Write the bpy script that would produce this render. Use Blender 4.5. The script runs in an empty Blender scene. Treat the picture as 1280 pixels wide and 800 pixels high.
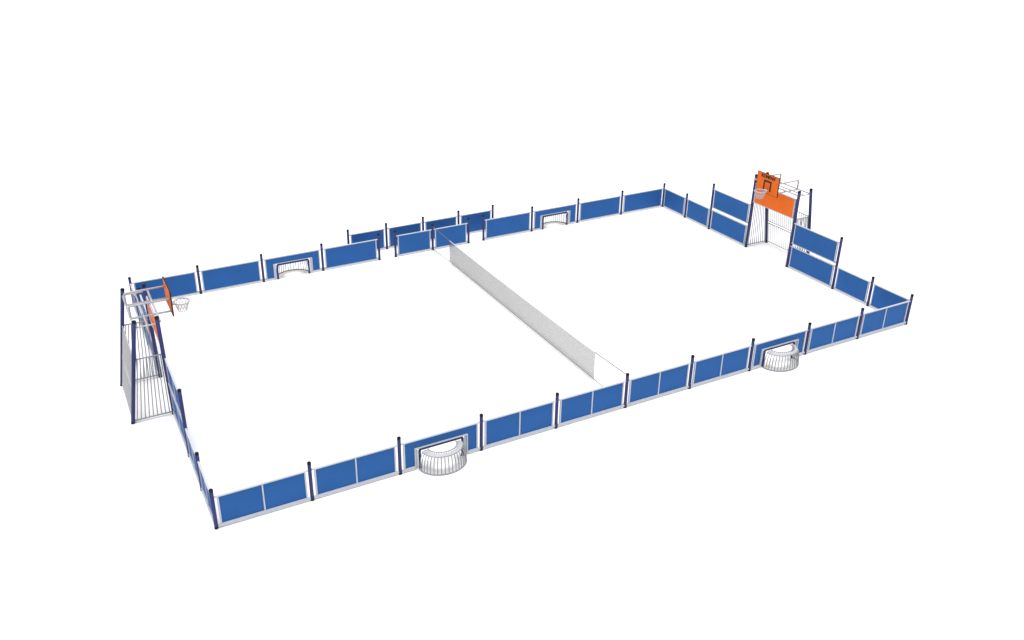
import bpy, bmesh, math
from mathutils import Vector, Matrix

S = bpy.context.scene
C = bpy.data.collections.new("court")
S.collection.children.link(C)
PI = math.pi

# ------------------------------------------------------------------ sizes (metres)
BAY = 2.5
LEN = 25.0
A = 1.7301             # low bay at the ends
T = 2.4684             # tall bay at the ends
G = 2.4708             # big goal opening
WID = 4 * A + 2 * T + G
HP, HT, HG = 1.205, 2.197, 3.325   # low post, tall post, goal post
SHORT = 1.75

# ------------------------------------------------------------------ materials
def mat(name, col, rough=0.5, spec=0.2, var=0.06, scale=3.0, bump=0.0, metal=0.0):
    m = bpy.data.materials.new(name)
    m.use_nodes = True
    nt = m.node_tree
    b = nt.nodes["Principled BSDF"]
    b.inputs["Roughness"].default_value = rough
    b.inputs["Specular IOR Level"].default_value = spec
    b.inputs["Metallic"].default_value = metal
    tc = nt.nodes.new("ShaderNodeTexCoord")
    n = nt.nodes.new("ShaderNodeTexNoise")
    n.inputs["Scale"].default_value = scale
    n.inputs["Detail"].default_value = 4
    nt.links.new(tc.outputs["Object"], n.inputs["Vector"])
    r = nt.nodes.new("ShaderNodeValToRGB")
    r.color_ramp.elements[0].position = 0.3
    r.color_ramp.elements[1].position = 0.7
    lo = [max(0, c * (1 - var)) for c in col]
    hi = [min(1, c * (1 + var)) for c in col]
    r.color_ramp.elements[0].color = (*lo, 1)
    r.color_ramp.elements[1].color = (*hi, 1)
    nt.links.new(n.outputs["Fac"], r.inputs["Fac"])
    nt.links.new(r.outputs["Color"], b.inputs["Base Color"])
    if bump:
        bp = nt.nodes.new("ShaderNodeBump")
        bp.inputs["Strength"].default_value = bump
        bp.inputs["Distance"].default_value = 0.002
        n2 = nt.nodes.new("ShaderNodeTexNoise")
        n2.inputs["Scale"].default_value = scale * 30
        nt.links.new(tc.outputs["Object"], n2.inputs["Vector"])
        nt.links.new(n2.outputs["Fac"], bp.inputs["Height"])
        nt.links.new(bp.outputs["Normal"], b.inputs["Normal"])
    return m

BLUE = mat("blue_board", (0.0255, 0.121, 0.372), 0.6, 0.12, 0.05, 1.2, 0.15)
NAVY = mat("navy_post_paint", (0.035, 0.040, 0.140), 0.45, 0.2, 0.06, 4, 0.1)
BLACK = mat("black_cap", (0.008, 0.008, 0.012), 0.5, 0.2, 0.05, 6)
SILVER = mat("pale_aluminium", (0.54, 0.565, 0.62), 0.45, 0.25, 0.04, 5, 0.1)
GALV = mat("galvanised_steel", (0.46, 0.465, 0.49), 0.45, 0.3, 0.10, 9, 0.1)
LIDM = mat("galvanised_plate", (0.46, 0.465, 0.49), 0.5, 0.3, 0.06, 9, 0.1)
DGALV = mat("dull_grey_bar", (0.33, 0.33, 0.345), 0.5, 0.3, 0.08, 9)
ORANGE = mat("orange_board", (0.84, 0.165, 0.016), 0.55, 0.12, 0.04, 1.5, 0.1)
EDGE = mat("dark_board_edge", (0.05, 0.018, 0.012), 0.5, 0.2, 0.05, 4)
CORD = mat("grey_net_cord", (0.17, 0.17, 0.17), 0.8, 0.05, 0.06, 20)
GRIDP = mat("pale_grid_steel", (0.50, 0.50, 0.52), 0.5, 0.3, 0.08, 9)
TAPE = mat("white_net_tape", (0.82, 0.82, 0.82), 0.7, 0.1, 0.03, 10)
GROUND = mat("white_ground", (0.90, 0.90, 0.90), 0.9, 0.0, 0.004, 0.5)

# ------------------------------------------------------------------ mesh helpers
def box(bm, x0, x1, y0, y1, z0, z1):
    vs = [bm.verts.new((x, y, z)) for z in (z0, z1) for y in (y0, y1) for x in (x0, x1)]
    for f in ((0, 2, 3, 1), (4, 5, 7, 6), (0, 1, 5, 4), (2, 6, 7, 3), (0, 4, 6, 2), (1, 3, 7, 5)):
        bm.faces.new([vs[i] for i in f])

def tube(bm, pts, r, n=8, closed=False, cap=True):
    pts = [Vector(p) for p in pts]
    rings = []
    N = len(pts)
    for i, p in enumerate(pts):
        if closed:
            d = pts[(i + 1) % N] - pts[i - 1]
        elif i == 0:
            d = pts[1] - p
        elif i == N - 1:
            d = p - pts[i - 1]
        else:
            d = (pts[i + 1] - p).normalized() + (p - pts[i - 1]).normalized()
        d.normalize()
        up = Vector((0, 0, 1)) if abs(d.z) < 0.95 else Vector((1, 0, 0))
        a = d.cross(up).normalized()
        b = a.cross(d).normalized()
        k = 1.0
        if 0 < i < N - 1 or closed:
            e = (pts[(i + 1) % N] - p).normalized()
            k = 1 / max(0.6, d.dot(e))
        rings.append([bm.verts.new(p + (a * math.cos(t) + b * math.sin(t)) * r * (k if False else 1))
                      for t in [2 * PI * j / n for j in range(n)]])
    M = N if closed else N - 1
    for i in range(M):
        q0, q1 = rings[i], rings[(i + 1) % N]
        for j in range(n):
            f = bm.faces.new((q0[j], q0[(j + 1) % n], q1[(j + 1) % n], q1[j]))
            f.smooth = n > 5
    if cap and not closed:
        bm.faces.new(list(reversed(rings[0])))
        bm.faces.new(rings[-1])

def bend(p0, p1, p2, r, k=5):
    """rounded corner at p1"""
    p0, p1, p2 = Vector(p0), Vector(p1), Vector(p2)
    a = p1 + (p0 - p1).normalized() * r
    b = p1 + (p2 - p1).normalized() * r
    return [(a.lerp(p1, t)).lerp(p1.lerp(b, t), t) for t in [i / k for i in range(k + 1)]]

def mesh(name, bm, m):
    bmesh.ops.recalc_face_normals(bm, faces=bm.faces)
    me = bpy.data.meshes.new(name)
    bm.to_mesh(me)
    bm.free()
    me.materials.append(m)
    return me

def put(name, me, parent, loc=(0, 0, 0), rz=0.0, label=None):
    o = bpy.data.objects.new(name, me)
    C.objects.link(o)
    o.parent = parent
    o.location = loc
    o.rotation_euler = (0, 0, rz)
    if label:
        o["label"] = label
    return o

def thing(name, label, cat, loc, rz=0.0, group=None):
    o = bpy.data.objects.new(name, None)
    C.objects.link(o)
    o.empty_display_size = 0.2
    o.location = loc
    o.rotation_euler = (0, 0, rz)
    o["label"] = label
    o["category"] = cat
    if group:
        o["group"] = group
    return o

_cache = {}
def cached(key, fn):
    if key not in _cache:
        _cache[key] = fn()
    return _cache[key]

# ------------------------------------------------------------------ posts
def post_meshes(h, r, top):
    """straight round post from the foot at the origin to 'top' offset (x,y), with cap and dark foot"""
    tx, ty = top
    def at(z):
        return (tx * z / h, ty * z / h, z)
    bm = bmesh.new(); tube(bm, [at(0.06), at(h - 0.055)], r, 16)
    body = mesh("post", bm, NAVY)
    bm = bmesh.new()
    tube(bm, [at(h - 0.055), at(h - 0.014)], r + 0.004, 16)
    tube(bm, [at(h - 0.014), at(h)], r - 0.006, 16)
    cap = mesh("cap", bm, BLACK)
    bm = bmesh.new(); tube(bm, [at(-0.01), at(0.06)], r + 0.003, 16)
    foot = mesh("foot", bm, EDGEB)
    return body, cap, foot

EDGEB = mat("dark_post_foot", (0.020, 0.020, 0.055), 0.5, 0.2, 0.05, 6)  # darker, slightly wider bottom end of each post

def post(parent, loc, h, r=0.050, top=(0, 0), label=None):
    b, c, f = cached(("post", h, r, top), lambda: post_meshes(h, r, top))
    p = put("post", b, parent, loc, 0, label)
    put("cap", c, p)
    put("foot", f, p)
    return p

# ------------------------------------------------------------------ panels
# local frame: x runs along the fence, outside of the court is -y
OX0, OX1, OZ = 0.435, 2.065, 0.70     # mini goal opening in a 2.5 m bay

def panel_meshes(L, z0, h, goal, mull):
    """blue board with a pale frame on its outer side; spans post to post (0..L)"""
    zb, zt = z0 + 0.10, z0 + h - 0.035          # board
    e = 0.112
    bm = bmesh.new()
    B0, B1 = 0.006, 0.024
    if goal:
        box(bm, e + 0.044, OX0, B0, B1, zb, zt)
        box(bm, OX1, L - e - 0.044, B0, B1, zb, zt)
        box(bm, OX0, OX1, B0, B1, OZ, zt)
    else:
        box(bm, e + 0.044, L - e - 0.044, B0, B1, zb, zt)
    board = mesh("panel", bm, BLUE)
    bm = bmesh.new()
    # top rail, bottom rail, end uprights
    box(bm, 0.048, L - 0.048, -0.022, 0.030, zt + 0.001, zt + 0.030)
    spans = [(0.048, L - 0.048)] if not goal else [(0.048, OX0 - 0.002), (OX1 + 0.002, L - 0.048)]
    for a, b in spans:
        box(bm, a, b, -0.034, 0.0045, z0 + 0.055, z0 + 0.118)
        box(bm, max(a, 0.120), min(b, L - 0.120), 0.005, 0.022, z0 + 0.053, zb - 0.003)
    for x0, x1 in ((e, e + 0.042), (L - e - 0.042, L - e)):
        box(bm, x0, x1, -0.020, 0.026, z0 + 0.120, zt - 0.001)
    frame = mesh("frame", bm, SILVER)
    mul = None
    if mull:
        bm = bmesh.new()
        box(bm, L / 2 - 0.019, L / 2 + 0.019, -0.018, 0.005, z0 + 0.120, zt - 0.001)
        mul = mesh("mullion", bm, SILVER)
    return board, frame, mul

def panel(parent, x, L, z0=0.0, h=0.97, goal=False, mull=True, name="panel"):
    b, f, m = cached(("panel", L, z0, h, goal, mull), lambda: panel_meshes(L, z0, h, goal, mull))
    p = put("goal_panel" if goal else name, b, parent, (x, 0, 0))
    put("frame", f, p)
    if m:
        put("mullion", m, p)
    return p

def fence(label, loc, rz, posts, panels, group=None):
    r = thing("panel_fence", label, "fence", loc, rz, group)
    for x, h in posts:
        post(r, (x, 0, 0), h, 0.050 if h < 2 else 0.052)
    for x, L, kind in panels:
        if kind == "goal":
            panel(r, x, L, goal=True, mull=False)
        elif kind == "tall":
            panel(r, x, L, 0.0, 0.97, mull=True)
            panel(r, x, L, 1.015, 0.955, mull=True, name="upper_panel")
        else:
            panel(r, x, L, mull=True)
    return r

# near side (camera side): eleven posts, ten bays
fence("long blue panel fence nearest the viewer, two half round goals bulging out of it",
      (0, 0, 0), 0, [(i * BAY, HP) for i in range(11)],
      [(i * BAY, BAY, "goal" if i in (2, 7) else "low") for i in range(10)])
# far side, local x runs from right to left
far = PI
fence("far blue fence with one small goal, between the net passage and the back right corner",
      (LEN, WID, 0), far, [(i * BAY, HP) for i in range(5)],
      [(i * BAY, BAY, "goal" if i == 2 else "low") for i in range(4)])
fence("far blue fence with one small goal, left of the passages, starting behind the cage goal",
      (10.0, WID, 0), far, [(i * BAY, HP) for i in range(5)],
      [(i * BAY, BAY, "goal" if i == 1 else "low") for i in range(4)])
fence("short two panel blue fence standing alone between two passages where the net ends",
      (12.5 + SHORT, WID, 0), far, [(i * SHORT, HP) for i in range(3)],
      [(i * SHORT, SHORT, "low") for i in range(2)])
fence("blue fence of four short panels set back outside the court behind the passages",
      (12.5 + 2 * SHORT, WID + 1.0143, 0), far, [(i * SHORT, HP) for i in range(5)],
      [(i * SHORT, SHORT, "low") for i in range(4)])
# short ends: two low bays and one tall two-storey bay each side of the goal
ep, eb = [(A, HP), (2 * A, HT)], [(0, A, "low"), (A, A, "low"), (2 * A, T, "tall")]
def flip(items, is_post):
    w = 2 * A + T
    return [(w - x, h) for x, h in items] if is_post else [(w - x - L, L, k) for x, L, k in items]
w3 = 2 * A + T
fence("stepped blue end fence to the right of the goal with the lettered orange backboard",
      (LEN, 0, 0), PI / 2, ep, eb)
fence("stepped blue end fence to the left of the goal with the lettered orange backboard",
      (LEN, w3 + G, 0), PI / 2, flip(ep, True), flip(eb, False))
fence("stepped blue fence seen edge on between the left cage goal and the front left corner",
      (0, w3, 0), -PI / 2, flip(ep, True), flip(eb, False))
fence("stepped blue fence behind the left cage goal, mostly hidden by its tubes",
      (0, WID, 0), -PI / 2, ep, eb)

# ------------------------------------------------------------------ mini goals (local x centred, outside is -y)
def mini_goal_meshes():
    out = {}
    hx = (OX1 - OX0) / 2                        # 0.815
    bm = bmesh.new()                            # pale lining round the cut-out
    d0, d1, w = -0.036, 0.034, 0.105
    box(bm, -hx + 0.002, -hx + 0.030, d0, d1, 0.05, OZ - 0.002)
    box(bm, hx - 0.030, hx - 0.002, d0, d1, 0.05, OZ - 0.002)
    box(bm, -hx + 0.030, hx - 0.030, d0, d1, OZ - 0.030, OZ - 0.002)
    box(bm, -hx + 0.031, -hx + w, 0.004, 0.018, 0.02, OZ - 0.031)
    box(bm, hx - w, hx - 0.031, 0.004, 0.018, 0.02, OZ - 0.031)
    out["surround"] = mesh("surround", bm, SILVER)
    bm = bmesh.new()                            # navy goal frame
    gx, gz = 0.655, 0.622
    pts = [(-gx, 0.006, -0.01)] + bend((-gx, 0.006, 0), (-gx, 0.006, gz), (0, 0.006, gz), 0.06) + \
          bend((0, 0.006, gz), (gx, 0.006, gz), (gx, 0.006, 0), 0.06) + [(gx, 0.006, -0.01)]
    tube(bm, pts, 0.040, 12)
    out["goal_frame"] = mesh("goal_frame", bm, NAVY)
    rx, ry = 0.70, 0.575
    prof = [(1.0, 0.02), (0.985, 0.25), (0.94, 0.42), (0.89, 0.51), (0.84, 0.55), (0.73, 0.582), (0.60, 0.597)]
    def at(t, k, z):
        return (k * rx * math.cos(t), -0.045 - k * ry * math.sin(t), z)
    bm = bmesh.new()
    nb = 20
    for i in range(nb):
        t = PI * (i + 0.5) / nb
        tube(bm, [at(t, k, z) for k, z in prof], 0.0145, 6)
    out["cage_bars"] = mesh("cage_bars", bm, DGALV)
    n = 30
    for nm, k, z, r in (("bottom_hoop", 1.0, 0.024, 0.021), ("middle_hoop", 0.855, 0.545, 0.014), ("top_hoop", 0.60, 0.597, 0.013)):
        bm = bmesh.new()
        tube(bm, [at(PI * i / n, k, z) for i in range(n + 1)], r, 6)
        out[nm] = mesh(nm, bm, DGALV)
    bm = bmesh.new()                            # curved roof band carried by the bent bars
    pr = [(k, z + 0.013) for k, z in ((0.845, 0.550), (0.78, 0.570), (0.715, 0.586))]
    sec = pr + [(k - 0.01, z - 0.004) for k, z in reversed(pr)]
    ro = [[bm.verts.new(at(PI * i / n, k, z)) for i in range(n + 1)] for k, z in sec]
    for a in range(len(sec)):
        p, q = ro[a], ro[(a + 1) % len(sec)]
        for i in range(n):
            bm.faces.new((p[i], p[i + 1], q[i + 1], q[i]))
    for i in (0, n):
        bm.faces.new([row[i] for row in ro])
    out["roof_band"] = mesh("roof_band", bm, LIDM)
    return out

mg = mini_goal_meshes()
def mini_goal(label, x, y, rz):
    r = thing("mini_goal", label, "mini goal", (x, y, 0), rz, "half round mini goals in the side fences")
    for k in ("surround", "goal_frame", "cage_bars", "bottom_hoop", "middle_hoop", "top_hoop", "roof_band"):
        put(k, mg[k], r)

mini_goal("half round barred mini goal bulging from the near fence, towards the front left corner", 6.25, 0, 0)
mini_goal("half round barred mini goal bulging from the near fence, towards its right corner", 18.75, 0, 0)
mini_goal("small navy framed goal mouth in the far fence, left of the passages, seen from inside", 6.25, WID, PI)
mini_goal("small navy framed goal mouth in the far fence, right of the passages, seen from inside", 18.75, WID, PI)

# ------------------------------------------------------------------ big goals (local x along the end line, outside is -y)
DB, LB, LF = 1.196, 0.533, 0.038
def back_y(z):
    return -(DB - LB * z / HG)

def grid_poly(bm, xyz0, xyz1, n, r):
    for i in range(n):
        t = (i + 0.5) / n
        a = Vector(xyz0[0]).lerp(Vector(xyz0[1]), t)
        b = Vector(xyz1[0]).lerp(Vector(xyz1[1]), t)
        tube(bm, [a, b], r, 5)

def goal_meshes():
    o = {}
    hg = G / 2
    zl, zh = 0.085, 2.09
    for side, name in ((-1, "side_l"), (1, "side_r")):
        x = side * hg
        bm = bmesh.new()
        f0, b0 = (x, -0.06, zl), (x, back_y(zl) + 0.06, zl)
        f1, b1 = (x, -0.07, zh), (x, back_y(zh) + 0.06, zh)
        grid_poly(bm, (f0, b0), (f1, b1), 9, 0.016)
        tube(bm, [f0, b0], 0.022, 6); tube(bm, [f1, b1], 0.021, 6)
        o[name] = mesh("side_grid", bm, DGALV)
    bm = bmesh.new()
    x0, x1 = -hg + 0.06, hg - 0.06
    for za, zb in ((zl, 0.985), (1.085, zh)):
        grid_poly(bm, ((x0, back_y(za), za), (x1, back_y(za), za)), ((x0, back_y(zb), zb), (x1, back_y(zb), zb)), 20, 0.0155)
        for z in (za, zb):
            tube(bm, [(x0, back_y(z), z), (x1, back_y(z), z)], 0.020, 6)
    o["back"] = mesh("back_grid", bm, GRIDP)
    # orange lower board with pale edge strips
    bm = bmesh.new()
    box(bm, -hg + 0.14, hg - 0.14, -0.012, 0.012, 2.135, 2.93)
    o["board"] = mesh("orange_panel", bm, ORANGE)
    bm = bmesh.new()
    box(bm, -hg + 0.06, hg - 0.06, -0.03, 0.014, 2.932, 2.962)
    box(bm, -hg + 0.06, hg - 0.06, -0.03, 0.010, 2.100, 2.133)
    for s in (-1, 1):
        a, b = sorted((s * (hg - 0.138), s * (hg - 0.090)))
        box(bm, a, b, -0.045, 0.014, 2.135, 2.930)
    o["board_frame"] = mesh("frame", bm, SILVER)
    # backboard on its bracket
    bm = bmesh.new()
    by = 0.50
    W2, z0, z1 = 0.605, 2.94, 3.745
    box(bm, -W2, W2, by - 0.016, by + 0.016, z0, z1)
    o["backboard"] = mesh("backboard", bm, ORANGE)
    bm = bmesh.new()
    for s in (-1, 1):
        a, b = sorted((s * W2, s * (W2 + 0.012)))
        box(bm, a, b, by - 0.022, by + 0.022, z0 - 0.010, z1 + 0.010)
    box(bm, -W2, W2, by - 0.020, by + 0.020, z1, z1 + 0.010)
    box(bm, -W2, W2, by - 0.020, by + 0.020, z0 - 0.010, z0)
    o["edge"] = mesh("edge_trim", bm, EDGE)
    bm = bmesh.new()
    f = by + 0.0165
    box(bm, -0.220, 0.220, f, f + 0.004, 3.410, 3.485)
    box(bm, -0.220, -0.145, f, f + 0.004, 3.050, 3.410)
    box(bm, 0.145, 0.220, f, f + 0.004, 3.050, 3.410)
    o["mark"] = mesh("target_marking", bm, EDGE)
    # hoop: rim, bracket, wire basket
    bm = bmesh.new()
    cy, rz, rr = 0.86, 3.09, 0.235
    tube(bm, [(rr * math.cos(t), cy + rr * math.sin(t), rz) for t in [2 * PI * i / 28 for i in range(28)]], 0.021, 8, closed=True)
    box(bm, -0.10, 0.10, by + 0.017, cy - rr + 0.02, rz - 0.03, rz + 0.01)
    o["rim"] = mesh("hoop", bm, GALV)
    bm = bmesh.new()
    n = 12
    for i in range(n):
        for s in (-1, 1):
            pts = []
            for k in range(4):
                t = 2 * PI * (i + s * k * 0.5) / n
                q = rr - 0.012 - 0.030 * k
                pts.append((q * math.cos(t), cy + q * math.sin(t), rz - 0.005 - 0.098 * k))
            tube(bm, pts, 0.0075, 5)
    q = rr - 0.012 - 0.09
    tube(bm, [(q * math.cos(t), cy + q * math.sin(t), rz - 0.299) for t in [2 * PI * i / 16 for i in range(16)]], 0.007, 5, closed=True)
    o["hoop_net"] = mesh("hoop_net", bm, GALV)
    # bent tube loops that carry the backboard
    for s, nm in ((-1, "loop_l"), (1, "loop_r")):
        x = s * 0.50
        zt, zb, yb = 3.47, 3.07, -0.69
        bm = bmesh.new()
        pts = [(x, by - 0.014, zt)] + bend((x, by, zt), (x, yb, zt), (x, yb, zb), 0.06) + \
              bend((x, yb, zt), (x, yb, zb), (x, by, zb), 0.06) + [(x, by - 0.014, zb)]
        tube(bm, pts, 0.032, 8)
        o[nm] = mesh("support_loop", bm, GALV)
    # roof frame between the posts
    bm = bmesh.new()
    zr = 3.10
    tube(bm, [(-hg, LF, zr + 0.045), (hg, LF, zr + 0.045)], 0.032, 8)
    tube(bm, [(-hg, back_y(zr), zr), (hg, back_y(zr), zr)], 0.027, 8)
    for s in (-1, 1):
        tube(bm, [(s * hg, 0.0, zr), (s * hg, back_y(zr), zr)], 0.024, 8)
    tube(bm, [(-hg, -0.33, zr), (hg, -0.33, zr)], 0.024, 8)
    o["roof"] = mesh("roof_frame", bm, GALV)
    # lettering on the board
    cu = bpy.data.curves.new("lettering", "FONT")
    cu.body = "KOMPAN"
    cu.size = 0.185
    cu.extrude = 0.002
    cu.offset = 0.010
    cu.align_x = "CENTER"
    tmp = bpy.data.objects.new("lettering_curve", cu)
    C.objects.link(tmp)
    bpy.context.view_layer.update()
    me = bpy.data.meshes.new_from_object(tmp.evaluated_get(bpy.context.evaluated_depsgraph_get()))
    bpy.data.objects.remove(tmp)
    # read from +y side (court side): x mirrored through a half turn about z
    me.transform(Matrix.Translation((0, f + 0.003, 3.575)) @ Matrix.Rotation(PI, 4, "Z") @ Matrix.Rotation(PI / 2, 4, "X"))
    me.materials.clear(); me.materials.append(EDGE)
    o["text"] = me
    return o

gm = goal_meshes()
def big_goal(label, x, y, rz):
    r = thing("basketball_goal", label, "sports goal", (x, y, 0), rz, "cage goals with orange backboards at the two ends")
    hg = G / 2
    for s in (-1, 1):
        post(r, (s * hg, 0, 0), HG, 0.060, (0, -LF))
        post(r, (s * hg, -DB, 0), HG, 0.060, (0, LB))
    for k in ("side_l", "side_r"):
        put("side_grid", gm[k], r)
    put("back_grid", gm["back"], r)
    b = put("orange_panel", gm["board"], r); put("frame", gm["board_frame"], b)
    b = put("backboard", gm["backboard"], r)
    put("edge_trim", gm["edge"], b); put("target_marking", gm["mark"], b); put("lettering", gm["text"], b)
    h = put("hoop", gm["rim"], r); put("hoop_net", gm["hoop_net"], h)
    put("support_loop", gm["loop_l"], r); put("support_loop", gm["loop_r"], r)
    put("roof_frame", gm["roof"], r)

YC = WID / 2
big_goal("barred cage goal at the right end with its lettered orange backboard facing the court", LEN, YC, PI / 2)
big_goal("barred cage goal at the left end seen from behind, its orange backboard almost edge on", 0, YC, -PI / 2)

# ------------------------------------------------------------------ net across the middle
net = thing("sports_net", "pale grey net stretched across the middle of the court between the two long fences",
            "net", (12.5, 0, 0), 0)
y0, y1, nz0, nz1 = 1.745, 12.60, 0.11, 1.03
def netz(y, z):                                 # slight sag towards the middle
    t = (y - y0) / (y1 - y0)
    return z - 0.035 * 4 * t * (1 - t) * (z - nz0) / (nz1 - nz0) + 0.03 * (1 - t) * (z - nz0) / (nz1 - nz0)
bm = bmesh.new()
cell, st = 0.04, 0.0036
ny = int(round((y1 - y0) / cell))
nzc = int(round((nz1 - nz0) / cell))
for i in range(ny + 1):
    y = y0 + (y1 - y0) * i / ny
    box(bm, -st, st, y - st, y + st, nz0, netz(y, nz1))
for k in range(nzc + 1):
    z = nz0 + (nz1 - nz0) * k / nzc
    for s in range(12):
        ya, yb = y0 + (y1 - y0) * s / 12, y0 + (y1 - y0) * (s + 1) / 12
        tube(bm, [(0.0008, ya, netz(ya, z)), (0.0008, yb, netz(yb, z))], st * 1.25, 4, cap=False)
put("netting", mesh("netting", bm, CORD), net)
bm = bmesh.new()
pts = [(0, y0 + (y1 - y0) * s / 12, netz(y0 + (y1 - y0) * s / 12, nz1) + 0.014) for s in range(13)]
tube(bm, pts, 0.013, 6)
put("top_tape", mesh("top_tape", bm, TAPE), net)
bm = bmesh.new()
tube(bm, [(0, 0.05, 1.14), (0, y0, netz(y0, nz1) + 0.014)], 0.013, 6)
put("top_cord", mesh("top_cord", bm, CORD), net)
bm = bmesh.new()
tube(bm, [(0, y1, nz1 + 0.014), (0, WID - 0.05, 1.10)], 0.013, 6)
put("top_cord", mesh("top_cord", bm, CORD), net)
bm = bmesh.new()
tube(bm, [(0, 0.05, 0.05), (0, y0, nz0 - 0.008), (0, y1, nz0 - 0.008), (0, WID - 0.05, 0.05)], 0.011, 6)
put("bottom_cord", mesh("bottom_cord", bm, CORD), net)

# ------------------------------------------------------------------ ground
bm = bmesh.new()
v = [bm.verts.new((x, y, 0)) for x, y in ((-1500, -1500), (1500, -1500), (1500, 1500), (-1500, 1500))]
bm.faces.new(v)
g = bpy.data.objects.new("ground", mesh("ground", bm, GROUND))
C.objects.link(g)
g["kind"] = "structure"
g["label"] = "plain white ground all round the court"

# ------------------------------------------------------------------ light: bright white studio, soft key from straight above
w = bpy.data.worlds.new("World")
S.world = w
w.use_nodes = True
w.node_tree.nodes["Background"].inputs["Color"].default_value = (1, 1, 1, 1)
w.node_tree.nodes["Background"].inputs["Strength"].default_value = 0.54
L = bpy.data.lights.new("overhead_key", "SUN")
L.energy = 3.25
L.angle = math.radians(28)
lo = bpy.data.objects.new("overhead_key", L)
C.objects.link(lo)
lo.location = (12, 7, 30)
lo.rotation_euler = (math.radians(4), math.radians(-3), 0)

# ------------------------------------------------------------------ camera (solved from the photograph)
f, cx, cy, cz, yaw, pit, roll, px, py = (1117.4766186711165, -2.295614253319377, -18.886516897801513,
    14.939898348525919, 1.1020234772485709, -0.43691692546841915, 0.00022549594120599523,
    592.5134698627918, 364.4821920327041)
cam = bpy.data.cameras.new("camera")
co = bpy.data.objects.new("camera", cam)
C.objects.link(co)
fw = Vector((math.cos(pit) * math.cos(yaw), math.cos(pit) * math.sin(yaw), math.sin(pit)))
r = Vector((math.sin(yaw), -math.cos(yaw), 0))
u = r.cross(fw)
r2 = r * math.cos(roll) + u * math.sin(roll)
u2 = u * math.cos(roll) - r * math.sin(roll)
M = Matrix((r2, u2, -fw)).transposed().to_4x4()
M.translation = (cx, cy, cz)
co.matrix_world = M
cam.sensor_width = 36
cam.lens = f / 1280 * 36
cam.shift_x = (640 - px) / 1280
cam.shift_y = (py - 400) / 1280
cam.clip_end = 5000
S.camera = co

S.view_settings.view_transform = "Standard"
S.view_settings.look = "None"
S.view_settings.exposure = 0
S.view_settings.gamma = 1
S.cycles.max_bounces = 6
